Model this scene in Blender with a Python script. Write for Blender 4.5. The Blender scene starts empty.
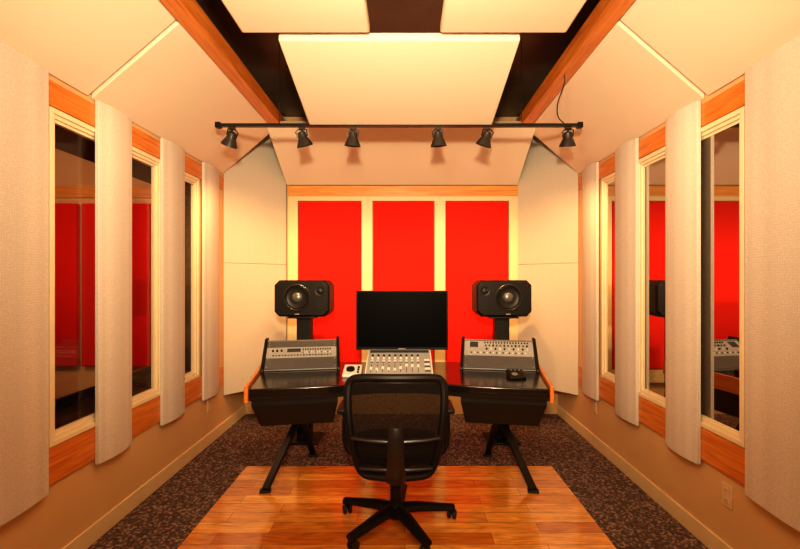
import bpy, bmesh, math, random
from mathutils import Vector, Matrix
random.seed(4)
R = math.radians
S = bpy.context.scene
COL = S.collection
X0 = -0.04          # room centre line
HW = 1.74           # half width of the room
YB = 5.0            # back wall
ZT = 2.53           # top of the side walls

# ------------------------------------------------------------------ materials
def new_mat(name):
    m = bpy.data.materials.new(name); m.use_nodes = True
    nt = m.node_tree; b = nt.nodes['Principled BSDF']
    return m, nt, b
def N(nt, t, **kw):
    n = nt.nodes.new(t)
    for k, v in kw.items(): setattr(n, k, v)
    return n
def plain(name, col, rough=.5, metal=0., spec=.5, var=.06, scale=30., bump=0., coat=0.):
    m, nt, b = new_mat(name)
    tc = N(nt, 'ShaderNodeTexCoord'); no = N(nt, 'ShaderNodeTexNoise')
    no.inputs['Scale'].default_value = scale; no.inputs['Detail'].default_value = 4
    nt.links.new(tc.outputs['Object'], no.inputs['Vector'])
    cr = N(nt, 'ShaderNodeValToRGB')
    cr.color_ramp.elements[0].position = .3; cr.color_ramp.elements[1].position = .7
    cr.color_ramp.elements[0].color = [c*(1-var) for c in col]+[1]
    cr.color_ramp.elements[1].color = [min(1, c*(1+var)) for c in col]+[1]
    nt.links.new(no.outputs['Fac'], cr.inputs['Fac']); nt.links.new(cr.outputs['Color'], b.inputs['Base Color'])
    b.inputs['Roughness'].default_value = rough; b.inputs['Metallic'].default_value = metal
    b.inputs['Specular IOR Level'].default_value = spec
    b.inputs['Coat Weight'].default_value = coat
    if bump:
        bp = N(nt, 'ShaderNodeBump'); bp.inputs['Strength'].default_value = bump; bp.inputs['Distance'].default_value = .003
        nt.links.new(no.outputs['Fac'], bp.inputs['Height']); nt.links.new(bp.outputs['Normal'], b.inputs['Normal'])
    return m
def fabric(name, col, var=.1, cell=70., bump=.12, rnd=.35):
    m, nt, b = new_mat(name)
    tc = N(nt, 'ShaderNodeTexCoord'); vo = N(nt, 'ShaderNodeTexVoronoi'); vo.inputs['Scale'].default_value = cell
    vo.inputs['Randomness'].default_value = rnd
    no = N(nt, 'ShaderNodeTexNoise'); no.inputs['Scale'].default_value = cell*2
    nt.links.new(tc.outputs['Object'], vo.inputs['Vector']); nt.links.new(tc.outputs['Object'], no.inputs['Vector'])
    mx = N(nt, 'ShaderNodeMath', operation='MULTIPLY_ADD')
    nt.links.new(vo.outputs['Distance'], mx.inputs[0]); mx.inputs[1].default_value = .6
    nt.links.new(no.outputs['Fac'], mx.inputs[2])
    cr = N(nt, 'ShaderNodeValToRGB')
    cr.color_ramp.elements[0].position = .45; cr.color_ramp.elements[1].position = 1.0
    cr.color_ramp.elements[0].color = [min(1, c*(1+var)) for c in col]+[1]
    cr.color_ramp.elements[1].color = [c*(1-var*1.6) for c in col]+[1]
    nt.links.new(mx.outputs[0], cr.inputs['Fac']); nt.links.new(cr.outputs['Color'], b.inputs['Base Color'])
    b.inputs['Roughness'].default_value = .95; b.inputs['Specular IOR Level'].default_value = .15
    bp = N(nt, 'ShaderNodeBump'); bp.inputs['Strength'].default_value = bump; bp.inputs['Distance'].default_value = .0015
    nt.links.new(mx.outputs[0], bp.inputs['Height']); nt.links.new(bp.outputs['Normal'], b.inputs['Normal'])
    return m
def wood(name, c1, c2, axis='Y', rough=.35):
    m, nt, b = new_mat(name)
    tc = N(nt, 'ShaderNodeTexCoord'); mp = N(nt, 'ShaderNodeMapping')
    mp.inputs['Scale'].default_value = {'X': (1.5, 25, 25), 'Y': (25, 1.5, 25), 'Z': (25, 25, 1.5)}[axis]
    no = N(nt, 'ShaderNodeTexNoise'); no.inputs['Scale'].default_value = 2.; no.inputs['Detail'].default_value = 8; no.inputs['Distortion'].default_value = .6
    nt.links.new(tc.outputs['Object'], mp.inputs['Vector']); nt.links.new(mp.outputs[0], no.inputs['Vector'])
    cr = N(nt, 'ShaderNodeValToRGB'); cr.color_ramp.elements[0].position = .3; cr.color_ramp.elements[1].position = .7
    cr.color_ramp.elements[0].color = c1+(1,); cr.color_ramp.elements[1].color = c2+(1,)
    nt.links.new(no.outputs['Fac'], cr.inputs['Fac']); nt.links.new(cr.outputs['Color'], b.inputs['Base Color'])
    b.inputs['Roughness'].default_value = rough
    return m
def floor_wood():
    m, nt, b = new_mat('plank_floor')
    tc = N(nt, 'ShaderNodeTexCoord')
    br = N(nt, 'ShaderNodeTexBrick'); br.offset = .37; br.offset_frequency = 2
    for k, v in {'Scale': 1., 'Brick Width': .8, 'Row Height': .115, 'Mortar Size': .0015, 'Mortar Smooth': .2, 'Bias': .0}.items(): br.inputs[k].default_value = v
    br.inputs['Color1'].default_value = (.58, .16, .020, 1); br.inputs['Color2'].default_value = (1.0, .48, .10, 1)
    br.inputs['Mortar'].default_value = (.22, .055, .010, 1)
    nt.links.new(tc.outputs['Object'], br.inputs['Vector'])
    mp = N(nt, 'ShaderNodeMapping'); mp.inputs['Scale'].default_value = (2.2, 14, 1)
    nt.links.new(tc.outputs['Object'], mp.inputs['Vector'])
    no = N(nt, 'ShaderNodeTexNoise'); no.inputs['Scale'].default_value = 2.4; no.inputs['Detail'].default_value = 8; no.inputs['Distortion'].default_value = 1.
    nt.links.new(mp.outputs[0], no.inputs['Vector'])
    cr = N(nt, 'ShaderNodeValToRGB'); cr.color_ramp.elements[0].position = .32; cr.color_ramp.elements[1].position = .68
    cr.color_ramp.elements[0].color = (.68, .58, .46, 1); cr.color_ramp.elements[1].color = (1.15, 1.15, 1.12, 1)
    nt.links.new(no.outputs['Fac'], cr.inputs['Fac'])
    mx = N(nt, 'ShaderNodeMix', data_type='RGBA', blend_type='MULTIPLY'); mx.inputs['Factor'].default_value = 1
    nt.links.new(br.outputs['Color'], mx.inputs['A']); nt.links.new(cr.outputs['Color'], mx.inputs['B'])
    nt.links.new(mx.outputs['Result'], b.inputs['Base Color'])
    b.inputs['Roughness'].default_value = .18; b.inputs['Coat Weight'].default_value = .6; b.inputs['Coat Roughness'].default_value = .07
    bp = N(nt, 'ShaderNodeBump'); bp.inputs['Strength'].default_value = .25; bp.inputs['Distance'].default_value = .002; bp.invert = True
    nt.links.new(br.outputs['Fac'], bp.inputs['Height']); nt.links.new(bp.outputs['Normal'], b.inputs['Normal'])
    return m
def carpet_mat():
    m, nt, b = new_mat('carpet')
    tc = N(nt, 'ShaderNodeTexCoord')
    vo = N(nt, 'ShaderNodeTexVoronoi'); vo.inputs['Scale'].default_value = 75; vo.inputs['Randomness'].default_value = .15
    nt.links.new(tc.outputs['Object'], vo.inputs['Vector'])
    sp = N(nt, 'ShaderNodeSeparateColor'); nt.links.new(vo.outputs['Color'], sp.inputs[0])
    cr = N(nt, 'ShaderNodeValToRGB'); cr.color_ramp.interpolation = 'CONSTANT'
    e = cr.color_ramp.elements; e[0].position = 0; e[0].color = (.085, .055, .050, 1)
    e[1].position = .4; e[1].color = (.16, .105, .090, 1)
    x = e.new(.75); x.color = (.32, .215, .16, 1)
    x = e.new(.92); x.color = (.08, .065, .075, 1)
    nt.links.new(sp.outputs[0], cr.inputs['Fac']); nt.links.new(cr.outputs['Color'], b.inputs['Base Color'])
    b.inputs['Roughness'].default_value = 1; b.inputs['Specular IOR Level'].default_value = .05
    bp = N(nt, 'ShaderNodeBump'); bp.inputs['Strength'].default_value = .3; bp.inputs['Distance'].default_value = .003
    nt.links.new(vo.outputs['Distance'], bp.inputs['Height']); nt.links.new(bp.outputs['Normal'], b.inputs['Normal'])
    return m
def glass_mat(name, clear, lo, hi):
    m, nt, b = new_mat(name)
    nt.nodes.remove(b); out = nt.nodes['Material Output']
    if clear:
        d = N(nt, 'ShaderNodeBsdfTransparent'); d.inputs['Color'].default_value = (.95, .92, .90, 1)
    else:
        d = N(nt, 'ShaderNodeBsdfDiffuse'); d.inputs['Color'].default_value = (.020, .008, .005, 1)
    g = N(nt, 'ShaderNodeBsdfGlossy'); g.inputs['Roughness'].default_value = .0; g.inputs['Color'].default_value = (.95, .9, .85, 1)
    mx = N(nt, 'ShaderNodeMixShader'); lw = N(nt, 'ShaderNodeLayerWeight'); lw.inputs['Blend'].default_value = .3
    mr = N(nt, 'ShaderNodeMapRange'); mr.inputs['To Min'].default_value = lo; mr.inputs['To Max'].default_value = hi
    nt.links.new(lw.outputs['Fresnel'], mr.inputs['Value']); nt.links.new(mr.outputs[0], mx.inputs[0])
    nt.links.new(d.outputs[0], mx.inputs[1]); nt.links.new(g.outputs[0], mx.inputs[2]); nt.links.new(mx.outputs[0], out.inputs[0])
    return m
def mesh_mat():
    m, nt, b = new_mat('chair_mesh')
    tc = N(nt, 'ShaderNodeTexCoord'); ch = N(nt, 'ShaderNodeTexNoise'); ch.inputs['Scale'].default_value = 300
    nt.links.new(tc.outputs['Object'], ch.inputs['Vector'])
    mr = N(nt, 'ShaderNodeMapRange'); mr.inputs['From Min'].default_value = .35; mr.inputs['From Max'].default_value = .65
    mr.inputs['To Min'].default_value = .78; mr.inputs['To Max'].default_value = .95
    nt.links.new(ch.outputs['Fac'], mr.inputs['Value']); nt.links.new(mr.outputs[0], b.inputs['Alpha'])
    b.inputs['Base Color'].default_value = (.010, .007, .006, 1); b.inputs['Roughness'].default_value = .9; b.inputs['Specular IOR Level'].default_value = .1
    return m

M = {}
M['panel'] = fabric('panel_fabric', (.68, .61, .53), .11, 80, .2, .15)
M['ceil'] = fabric('ceiling_fabric', (.82, .70, .54), .02, 120, .05)
M['corner'] = fabric('corner_fabric', (.66, .58, .475), .07, 100, .12)
M['red'] = fabric('red_fabric', (.74, .018, .010), .06, 120, .06)
M['wall'] = plain('wall_paint', (.68, .43, .20), .75, var=.03, scale=3)
M['cream'] = plain('cream_paint', (.80, .61, .34), .45, var=.03, scale=8)
M['frame'] = plain('window_frame_paint', (.80, .67, .44), .4, var=.03, scale=8)
M['black'] = plain('dark_ceiling', (.075, .048, .032), .45, spec=.5, var=.2, scale=4)
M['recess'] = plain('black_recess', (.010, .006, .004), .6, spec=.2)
M['trim'] = wood('cherry_trim', (.52, .13, .016), (.78, .27, .045), 'Y')
M['trimx'] = wood('cherry_trim_cross', (.62, .23, .045), (.85, .40, .10), 'X')
M['side'] = wood('desk_wood', (.60, .14, .02), (.80, .26, .04), 'Y', .3)
M['floorwood'] = floor_wood(); M['carpet'] = carpet_mat(); M['mesh'] = mesh_mat()
M['glass'] = glass_mat('dark_glass', False, .55, .9); M['clear'] = glass_mat('clear_glass', True, .01, .07)
M['desk'] = plain('desk_black', (.010, .007, .006), .16, scale=60, var=.1, spec=.6)
M['dpad'] = plain('padded_black', (.009, .007, .006), .45, scale=120, bump=.1, spec=.3)
M['dark'] = plain('black_plastic', (.006, .005, .005), .45, scale=60, spec=.25)
M['spine'] = plain('charcoal_plastic', (.012, .010, .009), .32, scale=60, spec=.5)
M['lamp'] = plain('lamp_metal', (.028, .022, .018), .4, scale=60, spec=.4)
M['metal'] = plain('black_metal', (.012, .010, .009), .35, metal=.3)
M['silver'] = plain('silver_metal', (.48, .46, .44), .35, metal=.5)
M['grey'] = plain('grey_paint', (.14, .133, .13), .42, metal=.3)
M['lgrey'] = plain('light_grey_paint', (.26, .25, .24), .42, metal=.3)
M['white'] = plain('white_plastic', (.80, .78, .74), .4)
M['ivory'] = plain('ivory_plastic', (.70, .50, .30), .5)
M['beige'] = plain('beige_faceplate', (.50, .49, .47), .4, metal=.25)
M['cone'] = plain('speaker_cone', (.008, .007, .007), .4, spec=.3)
M['ring'] = plain('speaker_ring', (.045, .042, .04), .3, metal=.6)
M['cap'] = plain('speaker_dust_cap', (.16, .15, .14), .3, metal=.5)
M['rub'] = plain('black_rubber', (.008, .008, .008), .6)
M['screen'] = plain('black_screen', (.0025, .0025, .0025), .4, var=.0, spec=.03)
M['reflector'] = plain('lamp_reflector', (.75, .7, .6), .2, metal=.9)
M['lcd'] = plain('small_display', (.05, .055, .06), .2)

# ------------------------------------------------------------------ mesh helpers (everything in world coordinates)
def box(bm, x0, x1, y0, y1, z0, z1, f=None):
    vs = [bm.verts.new(f(x, y, z) if f else (x, y, z)) for x in (x0, x1) for y in (y0, y1) for z in (z0, z1)]
    for q in ((0,1,3,2),(4,6,7,5),(0,4,5,1),(2,3,7,6),(0,2,6,4),(1,5,7,3)): bm.faces.new([vs[i] for i in q])
def hexa(bm, a, b):
    va = [bm.verts.new(p) for p in a]; vb = [bm.verts.new(p) for p in b]
    bm.faces.new(va); bm.faces.new(vb[::-1]); n = len(a)
    for i in range(n): bm.faces.new([va[i], vb[i], vb[(i+1)%n], va[(i+1)%n]])
def prism(bm, pts, z0, z1, f=None):          # pts in xy, extruded in z
    g = f or (lambda x, y, z: (x, y, z))
    hexa(bm, [g(x, y, z0) for x, y in pts], [g(x, y, z1) for x, y in pts])
def prism_x(bm, pts, x0, x1, f=None):        # pts in yz, extruded in x
    g = f or (lambda x, y, z: (x, y, z))
    hexa(bm, [g(x0, y, z) for y, z in pts], [g(x1, y, z) for y, z in pts])
def lathe(bm, prof, n=28, T=None, close=False):   # prof: (r, z)
    rings = []
    for r, z in prof:
        rings.append([bm.verts.new((T or Matrix())@Vector((r*math.cos(2*math.pi*i/n), r*math.sin(2*math.pi*i/n), z))) for i in range(n)])
    for a, b in zip(rings, rings[1:]):
        for i in range(n): bm.faces.new([a[i], a[(i+1)%n], b[(i+1)%n], b[i]])
    bm.faces.new(rings[0][::-1]); bm.faces.new(rings[-1])
def tube(bm, pts, r, n=8, closed=False, sq=None):
    pts = [Vector(p) for p in pts]; rings = []; L = len(pts)
    rr = r if isinstance(r, (list, tuple)) else [r]*L
    prev = None
    for i, p in enumerate(pts):
        if closed: d = pts[(i+1)%L]-pts[i-1]
        else: d = pts[min(i+1, L-1)]-pts[max(i-1, 0)]
        d.normalize()
        if prev is None:
            up = Vector((0,0,1)) if abs(d.z) < .9 else Vector((0,1,0))
            a = d.cross(up).normalized()
        else:
            a = (prev - d*prev.dot(d)).normalized()
        prev = a; b = d.cross(a)
        k1, k2 = (sq or (1, 1))
        rings.append([bm.verts.new(p+(a*math.cos(2*math.pi*j/n)*k1+b*math.sin(2*math.pi*j/n)*k2)*rr[i]) for j in range(n)])
    for i in range(L if closed else L-1):
        A, B = rings[i], rings[(i+1)%L]
        for j in range(n): bm.faces.new([A[j], A[(j+1)%n], B[(j+1)%n], B[j]])
    if not closed:
        bm.faces.new(rings[0][::-1]); bm.faces.new(rings[-1])
def spline(pts, k=6, closed=False):
    P = [Vector(p) for p in pts]; n = len(P); out = []
    for i in range(n if closed else n-1):
        if closed: a, b, c, d = P[i-1], P[i], P[(i+1)%n], P[(i+2)%n]
        else: a, b, c, d = P[max(i-1,0)], P[i], P[i+1], P[min(i+2,n-1)]
        for j in range(k):
            t = j/k
            out.append(.5*((2*b)+(c-a)*t+(2*a-5*b+4*c-d)*t*t+(3*b-a-3*c+d)*t**3))
    if not closed: out.append(P[-1])
    return out
WL = {}
def obj(name, bm, mat, parent=None, bev=0, seg=2, smooth=True, loc=None, angle=35):
    if parent is not None: o0 = WL[parent.name]
    elif loc is not None: o0 = Vector(loc)
    else:
        xs = [v.co.copy() for v in bm.verts]
        o0 = Vector(((min(v.x for v in xs)+max(v.x for v in xs))/2, (min(v.y for v in xs)+max(v.y for v in xs))/2, min(v.z for v in xs)))
    for v in bm.verts: v.co -= o0
    bmesh.ops.recalc_face_normals(bm, faces=bm.faces)
    me = bpy.data.meshes.new(name); bm.to_mesh(me); bm.free()
    me.materials.append(mat)
    if smooth:
        for p in me.polygons: p.use_smooth = True
        me.set_sharp_from_angle(angle=R(angle))
    o = bpy.data.objects.new(name, me); COL.objects.link(o)
    if parent is not None: o.parent = parent; WL[o.name] = o0
    else: o.location = o0; WL[o.name] = o0
    if bev:
        md = o.modifiers.new('bevel', 'BEVEL'); md.width = bev; md.segments = seg; md.limit_method = 'ANGLE'; md.angle_limit = R(40)
    return o
def thing(name, loc, label, cat, group=None):
    o = bpy.data.objects.new(name, None); o.empty_display_size = .1; COL.objects.link(o); o.location = loc
    WL[o.name] = Vector(loc); return tag(o, label, cat, group)
def tag(o, label, cat, group=None):
    o['label'] = label; o['category'] = cat
    if group: o['group'] = group
    return o
def struct(o): o['kind'] = 'structure'; return o
def B(): return bmesh.new()

# ------------------------------------------------------------------ shell
YR = -1.6
b = B(); box(b, X0-HW-.15, X0+HW+.15, YR, YB+.12, -.1, 0); struct(obj('floor', b, M['carpet'], smooth=False, loc=(0,0,0)))
b = B(); box(b, -1.26, 1.17, .3, 3.59, 0.0, .008); struct(obj('floor_wood', b, M['floorwood'], smooth=False, loc=(0,0,0)))
b = B(); box(b, X0-HW-.15, X0+HW+.15, YR, YB+.12, 3.3, 3.4); struct(obj('ceiling', b, M['black'], smooth=False, loc=(0,0,0)))
b = B(); box(b, X0-HW-.15, X0+HW+.15, YB, YB+.12, 0, 3.3); struct(obj('wall_back', b, M['wall'], smooth=False, loc=(0,0,0)))
b = B(); box(b, X0-HW-.15, X0+HW+.15, YR-.12, YR, 0, 3.3); struct(obj('wall_front', b, M['wall'], smooth=False, loc=(0,0,0)))
WZ0, WZ1 = .66, 2.36
WINS = [(2.235, 3.27), (3.40, 3.865)]
TH = {-1: .36, 1: .12}
for side, nm in ((-1, 'left'), (1, 'right')):
    xi = X0+side*HW; xo = X0+side*(HW+TH[side])
    xa, xb = min(xi, xo), max(xi, xo)
    b = B()
    box(b, xa, xb, YR, YB, 0, WZ0); box(b, xa, xb, YR, YB, WZ1, 3.3)
    ys = [YR]+([v for w in WINS for v in w] if side > 0 else [WINS[0][0], WINS[1][1]])+[YB]
    for k in range(0, len(ys), 2): box(b, xa, xb, ys[k], ys[k+1], WZ0, WZ1)
    if side < 0: box(b, xi-.03, xi, WINS[0][1], WINS[1][0], WZ0, WZ1)
    struct(obj('wall_'+nm, b, M['wall'], smooth=False, loc=(0,0,0)))
    b = B(); t = xi-side*.014; box(b, min(xi,t), max(xi,t), YR, YB, 0, .105)
    struct(obj('baseboard_'+nm, b, M['cream'], bev=.004, smooth=False, loc=(0,0,0)))
wn = 1; tn = 1
for side in (-1, 1):
    xi = X0+side*HW
    for wi, (y0, y1) in enumerate(WINS):
        w = thing('window_%d' % wn, (xi, (y0+y1)/2, WZ0), 'x', 'x'); del w['label']; del w['category']; struct(w)
        wn += 1
        b = B()
        steps = [(0, .026, -.017, .03), (.026, .046, -.006, .03), (.046, .062, .006, .03)]
        for (a, c, d0, d1) in steps:
            xa, xb = sorted((xi+side*d0, xi+side*d1))
            zA, zB, yA, yB = WZ0+a, WZ1-a, y0+a, y1-a
            k = c-a
            box(b, xa, xb, yA, yB, zA, zA+k); box(b, xa, xb, yA, yB, zB-k, zB)
            box(b, xa, xb, yA, yA+k, zA+k, zB-k); box(b, xa, xb, yB-k, yB, zA+k, zB-k)
        obj('window_frame', b, M['frame'], w, bev=.002, smooth=False)
        b = B(); xa, xb = sorted((xi+side*.008, xi+side*.018)); box(b, xa, xb, y0+.058, y1-.058, WZ0+.058, WZ1-.058)
        obj('pane', b, M['clear'] if side < 0 else M['glass'], w, smooth=False)
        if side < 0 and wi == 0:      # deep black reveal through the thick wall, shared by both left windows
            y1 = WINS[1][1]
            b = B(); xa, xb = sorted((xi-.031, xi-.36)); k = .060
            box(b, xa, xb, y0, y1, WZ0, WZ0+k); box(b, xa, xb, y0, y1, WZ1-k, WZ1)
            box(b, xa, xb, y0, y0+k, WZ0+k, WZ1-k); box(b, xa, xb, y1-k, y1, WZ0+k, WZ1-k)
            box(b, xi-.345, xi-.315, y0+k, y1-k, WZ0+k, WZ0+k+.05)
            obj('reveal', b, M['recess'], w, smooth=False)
            b = B(); xa, xb = sorted((xi-.335, xi-.355)); q0, q1 = .060, .078
            box(b, xa, xb, 3.30, 3.33, WZ0+.112, WZ1-q0)
            obj('far_frame', b, M['frame'], w, smooth=False)
    # cherry bands under and over the windows
    for (z0, z1) in ((.475, .655), (2.365, 2.49)):
        b = B(); xa, xb = sorted((xi, xi-side*.018)); box(b, xa, xb, 1.3, 4.36, z0, z1)
        struct(obj('trim_%d' % tn, b, M['trim'], bev=.003, smooth=False, loc=(0, 0, 0))); tn += 1
# the neighbouring room seen through the left windows
XL = X0-HW-.36
b = B(); box(b, XL-3.0, XL, .6, 5.0, -.1, 0); struct(obj('floor_next_room', b, M['carpet'], smooth=False, loc=(0,0,0)))
b = B(); box(b, XL-3.0, XL, 5.0, 5.1, 0, 3.0); struct(obj('wall_next_room_back', b, M['wall'], smooth=False, loc=(0,0,0)))
b = B(); box(b, XL-3.1, XL-3.0, .6, 5.0, 0, 3.0); struct(obj('wall_next_room_side', b, M['wall'], smooth=False, loc=(0,0,0)))
b = B(); box(b, XL-3.0, XL, .5, .6, 0, 3.0); struct(obj('wall_next_room_front', b, M['wall'], smooth=False, loc=(0,0,0)))
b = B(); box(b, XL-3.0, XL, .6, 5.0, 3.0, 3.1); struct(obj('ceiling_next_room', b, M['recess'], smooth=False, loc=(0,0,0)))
b = B(); box(b, XL-3.0, XL, 4.96, 5.0, 2.40, 2.52); struct(obj('trim_20', b, M['trimx'], smooth=False, loc=(0,0,0)))
for x0, x1, q in ((-4.02, -3.60, 'leftmost'), (-3.55, -2.80, 'right hand')):
    b = B(); box(b, x0, x1, 4.93, 4.9995, .54, 2.33)
    tag(obj('acoustic_panel', b, M['red'], bev=.012, seg=3), 'dim red fabric panel seen through the nearest left window, %s one' % q, 'acoustic panel', 'red panels in the neighbouring room')
# beams
for side in (-1, 1):
    b = B(); xa, xb = sorted((X0+side*1.235, X0+side*1.13)); box(b, xa, xb, YR, 4.40, 2.945, 3.06)
    struct(obj('trim_%d' % tn, b, M['trim'], bev=.004, smooth=False, loc=(0, 0, 0))); tn += 1
# back wall wood band, cream frame
b = B(); box(b, -1.285, 1.25, YB-.06, YB, 2.41, 2.525); struct(obj('trim_%d' % tn, b, M['trimx'], bev=.003, smooth=False, loc=(0,0,0))); tn += 1
b = B()
for (x0, x1) in ((-1.285, -1.18), (-.475, -.36), (.328, .442), (1.143, 1.25)): box(b, x0, x1, YB-.055, YB, .50, 2.36)
box(b, -1.285, 1.25, YB-.055, YB, 2.36, 2.41); box(b, -1.285, 1.25, YB-.055, YB, .36, .50)
struct(obj('trim_%d' % tn, b, M['cream'], smooth=False, loc=(0,0,0))); tn += 1

# red panels
for x0, x1, w in ((-1.172, -.484, 'left of the computer screen'), (-.352, .32, 'middle one, directly behind the computer screen'), (.45, 1.136, 'right of the computer screen')):
    b = B(); box(b, x0, x1, YB-.05, YB-.001, .51, 2.352)
    tag(obj('acoustic_panel', b, M['red'], bev=.012, seg=3), 'tall red fabric acoustic panel, '+w, 'acoustic panel', 'red acoustic panels on the end wall')

# bowed side panels
ivs = [(1.70, 2.20), (2.555, 2.87), (3.235, 3.56), (3.90, 4.22)]
desc = ['nearest the camera', 'second from the camera', 'third from the camera', 'farthest, beside the corner']
for side, sn in ((-1, 'left'), (1, 'right')):
    for (y0, y1), d in zip(ivs, desc):
        xi = X0+side*HW; n = 16; pts = [(xi-side*.0185, y0)]
        for i in range(n+1):
            t = i/n; h = .040+.019*math.sin(math.pi*t)
            pts.append((xi-side*h, y0+(y1-y0)*t))
        pts.append((xi-side*.0185, y1))
        b = B(); prism(b, pts, .445, 2.515)
        tag(obj('acoustic_panel', b, M['panel'], bev=.003, seg=2), 'bowed beige fabric acoustic panel on the %s wall, %s' % (sn, d), 'acoustic panel', 'bowed beige panels along the side walls')

# corner bass traps: angled, upper and lower
for side, sn in ((-1, 'left'), (1, 'right')):
    A = (X0+side*1.735, 4.40); C_ = (X0+side*1.27, 4.955)
    for z0, z1, q in ((.36, 1.657, 'lower'), (1.659, 3.28, 'upper')):
        pts = [A, C_, (C_[0], YB-.0005), (X0+side*1.735, YB-.0005)]
        b = B(); prism(b, pts, z0, z1)
        tag(obj('corner_panel', b, M['corner'], bev=.003), 'beige fabric corner panel set at an angle, %s half in the %s far corner' % (q, sn), 'acoustic panel', 'angled corner panels')

# sloped ceiling panels
for side, sn in ((-1, 'left'), (1, 'right')):
    for y0, y1, q in ((YR+.02, 2.52, 'nearest'), (2.545, 4.385, 'far')):
        lo = (X0+side*(HW-.003), ZT-.01); hi = (X0+side*1.238, 2.95)
        nx, nz = side*.028, .034
        b = B()
        hexa(b, [(lo[0], y0, lo[1]), (lo[0], y1, lo[1]), (hi[0], y1, hi[1]), (hi[0], y0, hi[1])],
                [(lo[0], y0, lo[1]+.05), (lo[0], y1, lo[1]+.05), (hi[0]+nx, y1, hi[1]+nz), (hi[0]+nx, y0, hi[1]+nz)])
        tag(obj('ceiling_panel', b, M['ceil'], bev=.008), 'cream sloping ceiling panel above the %s wall, %s one' % (sn, q), 'ceiling panel', 'sloping side ceiling panels')
# back slope
b = B(); hexa(b, [(-1.30, 4.94, 2.53), (1.235, 4.94, 2.53), (1.235, 4.2, 2.945), (-1.30, 4.2, 2.945)], [(-1.30, 4.98, 2.57), (1.235, 4.98, 2.57), (1.235, 4.24, 2.99), (-1.30, 4.24, 2.99)])
tag(obj('ceiling_panel', b, M['ceil'], bev=.006), 'cream ceiling panel sloping down onto the red panelled end wall', 'ceiling panel')
# clouds
b = B(); hexa(b, [(-.72, 2.55, 2.855), (.655, 2.55, 2.855), (.655, 3.38, 2.655), (-.72, 3.38, 2.655)], [(-.72, 2.56, 2.905), (.655, 2.56, 2.905), (.655, 3.39, 2.705), (-.72, 3.39, 2.705)])
tag(obj('ceiling_cloud', b, M['ceil'], bev=.01, seg=3), 'large cream hanging ceiling cloud panel, the middle one just before the light track', 'ceiling panel', 'hanging ceiling clouds')
for x0, x1, q in ((-.905, -.195, 'left'), (.195, .895, 'right')):
    b = B(); box(b, x0, x1, 1.2, 2.5, 2.865, 2.915)
    tag(obj('ceiling_cloud', b, M['ceil'], bev=.01, seg=3), 'cream hanging ceiling cloud panel at the top edge, %s of the dark gap' % q, 'ceiling panel', 'hanging ceiling clouds')

# ------------------------------------------------------------------ light track
TY, TZ = 3.4, 2.66
t = thing('light_track', (X0, TY, TZ), 'long black lighting track rail spanning the room below the ceiling', 'light track')
b = B(); box(b, -1.41, 1.32, TY-.018, TY+.018, TZ-.012, TZ+.012); obj('rail', b, M['metal'], t, bev=.003, smooth=False)
for x in (-1.41, 1.32):
    b = B(); box(b, x-.02, x+.02, TY-.022, TY+.022, TZ-.02, TZ+.022); obj('end_cap', b, M['dark'], t, bev=.004, smooth=False)
for x in (-.95, .88):
    b = B(); lathe(b, [(.0022, TZ), (.0022, 3.3)], 8, Matrix.Translation((x, TY, 0)))
    obj('hanger_wire', b, M['metal'], t)
b = B(); tube(b, spline([(1.12, TY-.2, 2.98), (1.135, TY-.2, 2.90), (1.12, TY-.1, 2.79), (1.15, TY-.02, 2.72), (1.20, TY, 2.678)], 8), .0042, 8)
tag(obj('power_cable', b, M['rub']), 'thin black cable looping from the right ceiling beam to the light track', 'cable')
lamps = [(232, 24, 18, 'leftmost, over the left corner'), (302, -14, 14, 'second from the left, tilted toward the centre'), (353, 4, 10, 'third from the left, hanging nearly straight'),
         (438, -4, 10, 'fourth from the left, just right of the room centre'), (487, 18, 14, 'fifth from the left, tilted'), (568, -4, 18, 'rightmost, beside the looping cable')]
for px, tilt, fwd, d in lamps:
    x = (px-405)*TY/450
    t = thing('track_spotlight', (x, TY, TZ-.012), 'black conical track spotlight, '+d, 'spotlight', 'spotlights on the ceiling track')
    b = B(); box(b, x-.024, x+.024, TY-.015, TY+.015, TZ-.035, TZ-.012); lathe(b, [(.009, TZ-.06), (.009, TZ-.035)], 10, Matrix.Translation((x, TY, 0)))
    obj('adapter', b, M['lamp'], t, bev=.003)
    T = Matrix.Translation((x, TY, TZ-.07)) @ Matrix.Rotation(R(tilt), 4, 'Y') @ Matrix.Rotation(R(fwd), 4, 'X') @ Matrix.Scale(.92, 4)
    b = B(); lathe(b, [(.020, .025), (.034, .018), (.036, -.02), (.042, -.032), (.064, -.08), (.068, -.092), (.064, -.092), (.05, -.07), (.012, -.05)], 28, T)
    h = obj('lamp_shade', b, M['lamp'], t)
    b = B(); lathe(b, [(.0585, -.08), (.045, -.068), (.02, -.06)], 24, T); obj('bulb', b, M['reflector'], h)
    b = B(); tube(b, [T@Vector((.04, 0, -.02)), T@Vector((.045, 0, .03)), T@Vector((.02, 0, .045)), T@Vector((-.02, 0, .045)), T@Vector((-.045, 0, .03)), T@Vector((-.04, 0, -.02))], .005, 6)
    obj('bracket', b, M['metal'], t)

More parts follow.
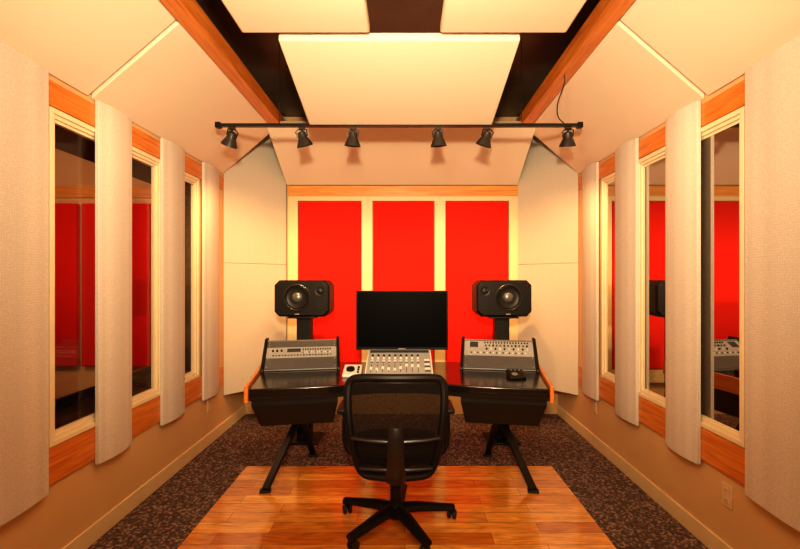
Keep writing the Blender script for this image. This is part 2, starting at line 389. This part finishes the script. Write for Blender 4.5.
# ------------------------------------------------------------------ desk
ca, sa = math.cos(R(10)), math.sin(R(10))
def P(side):
    def f(u, v, z):
        xl = -1.01+u*ca-v*sa
        return (X0+(xl if side < 0 else -xl), 3.04+u*sa+v*ca, z)
    return f
desk = thing('studio_desk', (X0, 3.5, 0), 'large black curved studio desk with angled rack wings and slim cherry edging', 'desk')
Lf = [P(-1)(0, -.03, 0)[:2], P(-1)(.2, -.03, 0)[:2], P(-1)(.42, -.03, 0)[:2], (X0-.42, 3.125), (X0-.26, 3.19), (X0-.1, 3.22)]
Rf = [(2*X0-x, y) for x, y in Lf[::-1]]
front = [tuple(p[:2]) for p in spline([(x, y, 0) for x, y in Lf+Rf], 4)]
back = [P(1)(0, .92, 0)[:2], P(1)(.5, .9, 0)[:2], P(-1)(.5, .9, 0)[:2], P(-1)(0, .92, 0)[:2]]
b = B(); prism(b, front+back, .712, .762); obj('desktop', b, M['desk'], desk, bev=.008, seg=3)
b = B()
va = []
for (x, y) in front:
    prof = [(.0, .680), (-.004, .7115), (.06, .7115), (.06, .680)]
    va.append([b.verts.new((x, y+dy+.006, z)) for dy, z in prof])
for A_, B_ in zip(va, va[1:]):
    n = len(A_)
    for j in range(n): b.faces.new([A_[j], A_[(j+1)%n], B_[(j+1)%n], B_[j]])
b.faces.new(va[0]); b.faces.new(va[-1][::-1])
obj('front_rail', b, M['dpad'], desk, angle=50)
for side, sn in ((-1, 'left'), (1, 'right')):
    f = P(side)
    b = B(); prism_x(b, [(-.045, .67), (-.045, .785), (.50, .790), (.92, .790), (.92, .67)], -.03, -.004, f)
    o = obj('end_panel', b, M['side'], desk, bev=.006, smooth=False); o['label'] = 'slim cherry wood edging'
    # pedestal rack cabinet
    b = B(); hexa(b, [f(.06, .08, .475), f(.56, .08, .475), f(.56, .76, .475), f(.06, .76, .475)], [f(.01, .0, .64), f(.59, .0, .64), f(.59, .84, .64), f(.01, .84, .64)])
    box(b, 0.01, .59, .0, .84, .64, .711, f)
    obj('cabinet', b, M['dpad'], desk, bev=.003, smooth=False)
    # leg: plate and two slanted flat bars
    b = B()
    box(b, .16, .46, .22, .58, .45, .475, f)
    def bar(p, q, w=.03, h=.022):
        p = Vector(p); q = Vector(q); d = (q-p).normalized(); s = d.cross(Vector((0,0,1))).normalized()*w; n_ = s.cross(d).normalized()*h
        hexa(b, [p+s+n_, p-s+n_, p-s-n_, p+s-n_], [q+s+n_, q-s+n_, q-s-n_, q+s-n_])
    bar(f(.32, .42, .46), f(.09, .10, .025), .026, .014); bar(f(.32, .42, .46), f(.40, .72, .02), .024, .013)
    obj('leg', b, M['metal'], desk, bev=.003, smooth=False)
    for (u, v, zf) in ((.09, .10, .008), (.40, .72, .0)):
        b = B(); box(b, u-.038, u+.038, v-.028, v+.028, zf, zf+.016, f); obj('foot', b, M['rub'], desk, bev=.004)
    # rack housing on the wing
    RZ = .190
    b = B(); prism_x(b, [(.54, .763), (.54, .775), (.81, .775+RZ), (.88, .775+RZ), (.88, .763)], .02, .60, f)
    h = obj('rack_housing', b, M['grey'], desk, bev=.004, smooth=False)
    th = math.atan2(RZ, .27); L = math.hypot(RZ, .27); c_, s_ = math.cos(th), math.sin(th)
    def g(x, s, n, f=f): return f(x, .54+s*c_-n*s_, .775+s*s_+n*c_)
    for (x0, x1) in ((-.002, .02), (.60, .622)):
        b = B(); prism_x(b, [(.505, .763), (.51, .785), (.80, .99), (.89, .99), (.89, .763)], x0, x1, f)
        obj('side_cheek', b, M['dpad'], desk, bev=.004, smooth=False)
    b = B(); box(b, .02, .60, L-.012, L, .0, .014, g)
    obj('rack_bezel', b, M['lgrey'], h, bev=.003, smooth=False)
    # rack gear
    def xx(x): return x if side < 0 else .62-x
    def bb(bm, x0, x1, s0, s1, n0, n1):
        a, c = sorted((xx(x0), xx(x1))); box(bm, a, c, s0, s1, n0, n1, g)
    def knob(parent, x, s, r, h, mat, name='knob', lab=None):
        bm = B(); c0 = Vector(g(xx(x), s, .010)); nrm = (Vector(g(xx(x), s, 1))-Vector(g(xx(x), s, 0))).normalized()
        T = Matrix.Translation(c0) @ nrm.to_track_quat('Z', 'Y').to_matrix().to_4x4()
        lathe(bm, [(r, 0), (r*.95, h*.7), (r*.8, h)], 14, T); obj(name, bm, mat, parent)
    def unit(s0, s1, mat, label, cat='rack gear', name='rack_unit'):
        base = g(.31, s0, .0)
        u = thing(name, base, label, cat, 'gear mounted in the desk racks')
        bm = B(); bb(bm, .025, .595, s0, s1, .001, .010); obj('faceplate', bm, mat, u, bev=.002, smooth=False)
        return u
    def screws(u, s0, s1):
        for x in (.04, .58):
            for s in (s0+.015, s1-.015): knob(u, x, s, .005, .003, M['silver'], 'screw')
    if side < 0:
        u = unit(.004, .118, M['grey'], 'plain grey blank plate at the bottom of the left desk rack'); screws(u, .004, .118)
        u = unit(.124, .245, M['beige'], 'silver rack unit with rows of small buttons in the left desk rack')
        bm = B(); bb(bm, .19, .30, .185, .225, .009, .013); obj('display', bm, M['lcd'], u, smooth=False)
        for i in range(14):
            bm = B(); bb(bm, .315+i*.017, .325+i*.017, .175, .184, .009, .015); obj('button', bm, M['white'] if i % 3 else M['dark'], u, bev=.001, smooth=False)
        for i in range(12): knob(u, .32+i*.0205, .212, .006, .010, M['dark'])
        for i in range(20):
            bm = B(); bb(bm, .075+i*.0245, .089+i*.0245, .142, .153, .009, .014); obj('button', bm, M['grey'] if i % 2 else M['dark'], u, smooth=False)
        for i in range(3): knob(u, .075+i*.035, .20, .009, .012, M['dark'])
        u = unit(.251, .314, M['grey'], 'grey plate topmost in the left desk rack'); screws(u, .251, .314)
    else:
        u = unit(.004, .135, M['grey'], 'plain grey blank plate at the bottom of the right desk rack'); screws(u, .004, .135)
        u = unit(.141, .314, M['beige'], 'silver rack unit with small round knobs and a meter in the right desk rack')
        for i in range(16): knob(u, .55-i*.0235, .291, .006, .011, M['dark'])
        for i in range(12): knob(u, .545-i*.031, .255, .008, .012, M['grey'] if i % 3 else M['dark'])
        for i in range(10): knob(u, .545-i*.037, .215, .008, .012, M['dark'] if i % 2 else M['white'])
        for i in range(18):
            bm = B(); bb(bm, .08+i*.026, .092+i*.026, .165, .177, .009, .015); obj('button', bm, M['white'] if i % 2 else M['dark'], u, bev=.001, smooth=False)
        bm = B(); bb(bm, .07, .14, .235, .30, .009, .014); obj('meter', bm, M['lcd'], u, bev=.001, smooth=False)

# ------------------------------------------------------------------ monitor
mx, my = -.025, 3.76
t = thing('computer_monitor', (mx, my, .763), 'wide black flat computer screen, switched off, in the middle of the desk', 'monitor')
b = B(); box(b, mx-.384, mx+.384, my, my+.035, .908, 1.402); h = obj('housing', b, M['dark'], t, bev=.006)
b = B(); box(b, mx-.374, mx+.374, my-.003, my+.002, .930, 1.392); obj('screen', b, M['screen'], h, smooth=False)
b = B(); box(b, mx-.03, mx+.03, my-.002, my+.001, .914, .920); obj('badge', b, M['silver'], h, smooth=False)
b = B(); box(b, mx-.05, mx+.05, my+.035, my+.06, .777, 1.1); obj('stand_neck', b, M['silver'], t, bev=.006)
b = B(); box(b, mx-.14, mx+.14, my-.06, my+.14, .763, .778); obj('stand_base', b, M['silver'], t, bev=.005)

# ------------------------------------------------------------------ mixing controller
cx = -.045; W = .505
t = thing('mixing_controller', (cx, 3.46, .763), 'sloping silver mixing controller with faders and knobs on the desk centre', 'mixer')
y0, z0, y1, z1 = 3.27, .800, 3.64, .930
b = B(); prism_x(b, [(y0, .763), (y0, z0), (y1, z1), (y1+.02, z1-.01), (y1+.02, .763)], cx-W/2, cx+W/2); obj('body', b, M['white'], t, bev=.006)
L = math.hypot(y1-y0, z1-z0); c_, s_ = (y1-y0)/L, (z1-z0)/L
def g(x, s, n): return (cx-W/2+x, y0+s*c_-n*s_, z0+s*s_+n*c_)
b = B(); box(b, .012, W-.012, .012, L-.012, .0, .004, g); p = obj('control_surface', b, M['beige'], t, smooth=False)
b = B(); box(b, .02, W-.02, L-.065, L-.025, .004, .008, g); obj('display_strip', b, M['lcd'], t, smooth=False)
def lk(parent, x, s, r, h, mat, nm='knob'):
    bm = B(); nrm = (Vector(g(0, 0, 1))-Vector(g(0, 0, 0))).normalized()
    T = Matrix.Translation(Vector(g(x, s, .004))) @ nrm.to_track_quat('Z', 'Y').to_matrix().to_4x4()
    lathe(bm, [(r, 0), (r*.95, h*.7), (r*.75, h)], 12, T); obj(nm, bm, mat, parent)
for i in range(9):
    x = .045+i*.044
    for s in (.285, .25): lk(t, x, s-.012, .009, .014, M['dark'] if s > .26 else M['white'])
    bm = B(); box(bm, x-.0022, x+.0022, .035, .15, .0035, .0055, g); sl = obj('fader_slot', bm, M['dark'], t, smooth=False)
    q = .05+.07*random.random()
    bm = B(); box(bm, x-.009, x+.009, q, q+.022, .005, .020, g); obj('fader_cap', bm, M['white'], t, bev=.002, smooth=False)
    for s in (.17, .19):
        bm = B(); box(bm, x-.010, x+.010, s, s+.012, .004, .009, g); obj('button', bm, M['grey'] if s < .18 else M['white'], t, smooth=False)
for i in range(6):
    bm = B(); box(bm, .445, .485, .04+i*.032, .062+i*.032, .004, .010, g); obj('button', bm, M['white'] if i % 2 else M['grey'], t, smooth=False)

# little white box left of the controller
wx, wy = -.40, 3.43
t = thing('desk_controller', (wx, wy, .763), 'small white control box with dark dials, on the desk left of the mixing controller', 'control box')
b = B(); prism_x(b, [(wy-.07, .763), (wy-.07, .785), (wy+.08, .835), (wy+.08, .763)], wx-.07, wx+.07); obj('body', b, M['white'], t, bev=.006)
b = B()
T = Matrix.Translation((wx-.015, wy, .8115)) @ Matrix.Rotation(math.atan2(.05, .15), 4, 'X')
lathe(b, [(.033, -.004), (.031, .012), (.024, .016)], 20, T); obj('dial', b, M['dark'], t)
for k in range(3):
    b = B(); T = Matrix.Translation((wx+.045, wy-.04+k*.035, .798+k*.0117)) @ Matrix.Rotation(math.atan2(.05, .15), 4, 'X')
    lathe(b, [(.009, -.004), (.008, .008)], 10, T); obj('button', b, M['dark'], t)

# small black remote on the right wing
wx, wy = .835, 3.38
t = thing('remote_controller', (wx, wy, .763), 'small rounded black remote unit lying before the right desk rack', 'remote')
b = B(); prism_x(b, [(wy-.07, .763), (wy-.07, .778), (wy+.02, .806), (wy+.06, .812), (wy+.07, .80), (wy+.07, .763)], wx-.062, wx+.062); obj('body', b, M['dark'], t, bev=.014, seg=4)
b = B(); T = Matrix.Translation((wx-.018, wy-.022, .789)) @ Matrix.Rotation(R(15), 4, 'X'); lathe(b, [(.024, -.006), (.023, .006), (.016, .008)], 20, T); obj('wheel', b, M['lgrey'], t)
for k in range(3):
    b = B(); T = Matrix.Translation((wx-.03+k*.03, wy+.035, .806)) @ Matrix.Rotation(R(12), 4, 'X'); lathe(b, [(.009, -.004), (.008, .006)], 12, T); obj('button', b, M['lgrey'], t)

# ------------------------------------------------------------------ speakers on stands
for side, sn in ((-1, 'left'), (1, 'right')):
    Y = 4.06
    xc = (301.5-405)*Y/450 if side < 0 else (504.5-405)*Y/450
    zc = 1.5-(298.5-279)*Y/450; hw, hh = .25, .165
    s = thing('speaker_stand', (xc, Y+.14, 0), 'black speaker stand column behind the %s desk rack' % sn, 'speaker stand', 'stands under the two speakers')
    b = B(); box(b, xc-.15, xc+.15, Y+.0, Y+.30, 0.0, .02); obj('base_plate', b, M['metal'], s, bev=.004)
    b = B(); box(b, xc-.065, xc+.065, Y+.08, Y+.20, .02, zc-hh-.016); obj('pole', b, M['dpad'], s, bev=.008)
    b = B(); box(b, xc-.13, xc+.13, Y+.0, Y+.26, zc-hh-.016, zc-hh-.001); obj('top_plate', b, M['metal'], s, bev=.003)
    t = thing('studio_speaker', (xc, Y+.14, zc-hh), 'black studio speaker with round woofer on its stand, %s of the screen' % sn, 'speaker', 'pair of studio speakers')
    c = .045
    pr = [(-hw+c, -hh), (hw-c, -hh), (hw, -hh+c), (hw, hh-c), (hw-c, hh), (-hw+c, hh), (-hw, hh-c), (-hw, -hh+c)]
    b = B()
    hexa(b, [(xc+x, Y+.02, zc+z) for x, z in pr], [(xc+x, Y+.30, zc+z) for x, z in pr])
    hexa(b, [(xc+x*.94, Y, zc+z*.92) for x, z in pr], [(xc+x, Y+.02, zc+z) for x, z in pr])
    cab = obj('cabinet', b, M['dark'], t, bev=.003, smooth=False)
    wx = xc + (-.04 if side < 0 else .035)
    RX = Matrix.Rotation(R(90), 4, 'X')     # local +z -> world -y
    T = Matrix.Translation((wx, Y, zc+.01)) @ RX
    b = B(); lathe(b, [(.120, -.002), (.120, .008), (.114, .012), (.108, .008), (.104, -.001)], 40, T); obj('woofer_ring', b, M['ring'], t)
    b = B(); lathe(b, [(.104, .003), (.097, .010), (.088, .005), (.05, .0025), (.045, .004), (.044, .002)], 40, T); obj('woofer_cone', b, M['cone'], t)
    b = B(); lathe(b, [(.046, .002), (.042, .010), (.028, .018), (.004, .021)], 32, T); obj('dust_cap', b, M['cap'], t)
    b = B()
    T2 = Matrix.Translation((xc+(.165 if side < 0 else -.175), Y, zc+.065)) @ RX
    lathe(b, [(.045, -.002), (.045, .005), (.035, .005), (.028, .001), (.016, .006), (.004, .009)], 28, T2); obj('tweeter', b, M['cone'], t)
    b = B(); px_ = xc+(.165 if side < 0 else -.175)
    lathe(b, [(.022, -.002), (.022, .004), (.017, .004), (.015, -.001)], 20, Matrix.Translation((px_, Y, zc-.07)) @ RX); obj('port', b, M['ring'], t)
    for k in (-1, 1):
        for j in (-1, 1):
            b = B(); lathe(b, [(.007, -.001), (.006, .003)], 10, Matrix.Translation((xc+k*.205, Y, zc+j*.125)) @ RX); obj('screw', b, M['ring'], t)
    b = B(); box(b, wx-.02, wx+.02, Y-.003, Y+.001, zc-.145, zc-.138); obj('badge', b, M['silver'], t, smooth=False)

# ------------------------------------------------------------------ office chair
cX, cY = -.055, 2.73
ch = thing('office_chair', (cX, cY, .008), 'black mesh-back swivel office chair on five casters, facing the desk', 'chair')
b = B(); lathe(b, [(.05, .065), (.06, .08), (.055, .13), (.036, .15)], 24, Matrix.Translation((cX, cY, 0))); obj('hub', b, M['dark'], ch)
b = B(); lathe(b, [(.036, .12), (.036, .26), (.024, .262), (.024, .39)], 20, Matrix.Translation((cX, cY, 0))); obj('gas_column', b, M['metal'], ch)
for k in range(5):
    a = R(11+72*k); d = Vector((math.cos(a), math.sin(a), 0)); o_ = Vector((cX, cY, 0))
    b = B(); pts = [o_+d*.03+Vector((0,0,.11)), o_+d*.12+Vector((0,0,.11)), o_+d*.24+Vector((0,0,.095)), o_+d*.365+Vector((0,0,.08))]
    tube(b, pts, [.044, .040, .034, .028], 10, sq=(1, .75)); obj('base_leg', b, M['dark'], ch)
    e = o_+d*.35; a2 = a+R(60+40*k); w = Vector((math.cos(a2), math.sin(a2), 0)); s2 = Vector((-w.y, w.x, 0))
    c0 = e+w*.012
    b = B(); tube(b, [e+Vector((0,0,.085)), e+Vector((0,0,.05)), c0+Vector((0,0,.04))], [.010, .012, .012], 8)
    q = s2.to_track_quat('Z', 'Y').to_matrix().to_4x4()
    cs = obj('caster', b, M['dark'], ch)
    for j in (-1, 1):
        b = B(); lathe(b, [(.020, -.010), (.027, -.008), (.028, .004), (.022, .010)], 20, Matrix.Translation(c0+Vector((0,0,.036))+s2*.017*j) @ q); obj('wheel', b, M['rub'], cs)
# seat
b = B(); pts = []
for i in range(32):
    a = 2*math.pi*i/32; ex = .30
    x = math.copysign(abs(math.cos(a))**.5, math.cos(a))*.255; y = math.copysign(abs(math.sin(a))**.5, math.sin(a))*.225
    pts.append((cX+x, cY+.06+y))
prism(b, pts, .43, .505); obj('seat', b, M['dpad'], ch, bev=.025, seg=4)
b = B(); box(b, cX-.09, cX+.09, cY-.09, cY+.14, .385, .43); obj('tilt_mechanism', b, M['metal'], ch, bev=.012)
b = B(); tube(b, [(cX+.06, cY, .405), (cX+.2, cY-.01, .40), (cX+.24, cY-.01, .395)], [.006, .006, .012], 8); obj('lever', b, M['dark'], ch)
# back
bY = 2.455
def bk(x, z): return (cX+.005+x, bY+.55*x*x + .10*(z-.68)**2 - .04*math.sin((z-.42)*5.5)+.03, z)
outl = [(-.20, .963), (0, .966), (.20, .963), (.264, .943), (.281, .88), (.276, .75), (.256, .60), (.222, .46), (.182, .400), (.10, .388), (0, .385), (-.10, .388), (-.182, .400), (-.222, .46), (-.256, .60), (-.276, .75), (-.281, .88), (-.264, .943)]
sp = spline([(x, z, 0) for x, z in outl], 5, True)
b = B(); tube(b, [bk(p[0]*.955, .675+(p[1]-.675)*.955) for p in sp], .023, 10, True, sq=(1, 1)); obj('back_frame', b, M['dark'], ch)
b = B(); rings = []
for k in range(9):
    t_ = 1-k/8.0001
    rings.append([b.verts.new(bk(p[0]*.95*t_, .675+(p[1]-.675)*.95*t_)) for p in sp])
n = len(sp)
for A_, B_ in zip(rings, rings[1:]):
    for j in range(n): b.faces.new([A_[j], A_[(j+1)%n], B_[(j+1)%n], B_[j]])
obj('mesh_back', b, M['mesh'], ch)
# lumbar bar, lower bar and spine on the camera side
b = B(); tube(b, [Vector(bk(x, .62+.2*x*x))+Vector((0, -.02, 0)) for x in (-.24, -.15, 0, .15, .24)], .016, 10, sq=(1, .8)); obj('lumbar_bar', b, M['spine'], ch)
b = B(); tube(b, [Vector(bk(x, .455))+Vector((0, -.015, 0)) for x in (-.20, -.1, 0, .1, .20)], .016, 10, sq=(1, .8)); obj('lower_bar', b, M['spine'], ch)
b = B()
tube(b, [Vector(bk(0, .70))+Vector((0, -.03, 0)), Vector(bk(0, .65))+Vector((0, -.042, 0)), Vector(bk(0, .50))+Vector((0, -.042, 0)), Vector(bk(0, .42))+Vector((0, -.042, 0)), Vector(bk(0, .385))+Vector((0, -.02, 0)), (cX, cY-.16, .395), (cX, cY-.05, .40)], [.036, .044, .048, .055, .055, .04, .035], 12, sq=(1, .45))
obj('spine', b, M['spine'], ch)
for k in (-1, 1):
    b = B(); tube(b, spline([(cX+k*.16, cY+.02, .425), (cX+k*.26, cY+.02, .43), (cX+k*.31, cY+.03, .50), (cX+k*.31, cY+.03, .70)], 5), .014, 10, sq=(1, 1.3)); a_ = obj('armrest', b, M['dark'], ch)
    b = B(); box(b, cX+k*.315-.035, cX+k*.315+.035, cY-.08, cY+.15, .70, .732); obj('arm_pad', b, M['dpad'], a_, bev=.012, seg=3)

# ------------------------------------------------------------------ wall outlets
def outlet(side, y, z, lab):
    xi = X0+side*HW; xa, xb = sorted((xi, xi-side*.007))
    t = thing('wall_outlet', (xi, y, z-.06), lab, 'wall outlet', 'outlets low on the side walls')
    b = B(); box(b, xa, xb, y-.038, y+.038, z-.06, z+.06); obj('cover_plate', b, M['ivory'], t, bev=.003)
    for dz in (-.026, .026):
        b = B(); xa2, xb2 = sorted((xi-side*.006, xi-side*.010)); box(b, xa2, xb2, y-.016, y+.016, z+dz-.015, z+dz+.015); s = obj('socket', b, M['ivory'], t, bev=.002)
        b = B(); xa2, xb2 = sorted((xi-side*.0095, xi-side*.0108))
        for dy in (-.006, .006): box(b, xa2, xb2, y+dy-.0012, y+dy+.0012, z+dz-.004, z+dz+.006)
        obj('slot', b, M['rub'], s, smooth=False)
outlet(1, 2.37, .36, 'tan wall outlet low on the right wall, nearest the camera')
outlet(-1, 4.08, .36, 'tan wall outlet low on the left wall near the far corner')
outlet(1, 4.02, .36, 'tan wall outlet low on the right wall near the far corner')

# ------------------------------------------------------------------ lights
def light(kind, name, loc, energy, col, target=None, **kw):
    l = bpy.data.lights.new(name, kind); l.energy = energy; l.color = col
    for k, v in kw.items(): setattr(l, k, v)
    o = bpy.data.objects.new(name, l); COL.objects.link(o); o.location = loc
    if target is not None: o.rotation_euler = (Vector(target)-Vector(loc)).to_track_quat('-Z', 'Y').to_euler()
    return o
WARM = (1, .64, .32); AMB = (1, .56, .21)
light('SPOT', 'key_lamp', (0, -.3, 1.95), 560, (1, .76, .47), (0, 3.4, 2.6), spot_size=R(100), spot_blend=1., shadow_soft_size=.08)
light('AREA', 'room_fill', (0, .5, 2.8), 32, WARM, (0, 1.4, 0), size=1.0)  # unseen overhead fill, added to brighten the closed room
light('AREA', 'cloud_fill', (-.1, 1.05, 2.35), 24, (1, .78, .48), (0, 2.3, 2.95), size=.4)  # unseen uplight added to brighten the ceiling clouds
for px, tilt, fwd, d in lamps:
    x = (px-405)*TY/450
    light('SPOT', 'spot_bulb', (x, TY, TZ-.20), 64, AMB, (x*1.3, 4.8, 1.3), spot_size=R(78), spot_blend=.9, shadow_soft_size=.04)
for sd in (-1, 1):
    light('SPOT', 'side_wash', (X0+sd*.9, 2.2, 2.75), 24, (1, .66, .32), (X0+sd*1.74, 3.0, 1.6), spot_size=R(85), spot_blend=1., shadow_soft_size=.05)  # wash added for the side walls, no fitting hangs there
light('AREA', 'next_room_lamp', (XL-1.2, 3.0, 2.6), 20, (1, .52, .30), (XL-1.2, 4.8, 1.3), size=.5)
w = bpy.data.worlds.new('world'); S.world = w; w.use_nodes = True
w.node_tree.nodes['Background'].inputs[0].default_value = (1, .7, .45, 1); w.node_tree.nodes['Background'].inputs[1].default_value = .2

# ------------------------------------------------------------------ camera
c = bpy.data.cameras.new('camera'); c.sensor_width = 36; c.lens = 450/800*36; c.shift_x = -5/800; c.shift_y = 4.5/800; c.clip_start = .02
o = bpy.data.objects.new('camera', c); COL.objects.link(o); o.location = (0, 0, 1.5); o.rotation_euler = (R(90), 0, 0); S.camera = o
S.view_settings.view_transform = 'Standard'
for lk_ in ('Medium High Contrast', 'Standard - Medium High Contrast'):
    try: S.view_settings.look = lk_; print('look', lk_); break
    except Exception as e: print(e)
S.view_settings.exposure = 0.05
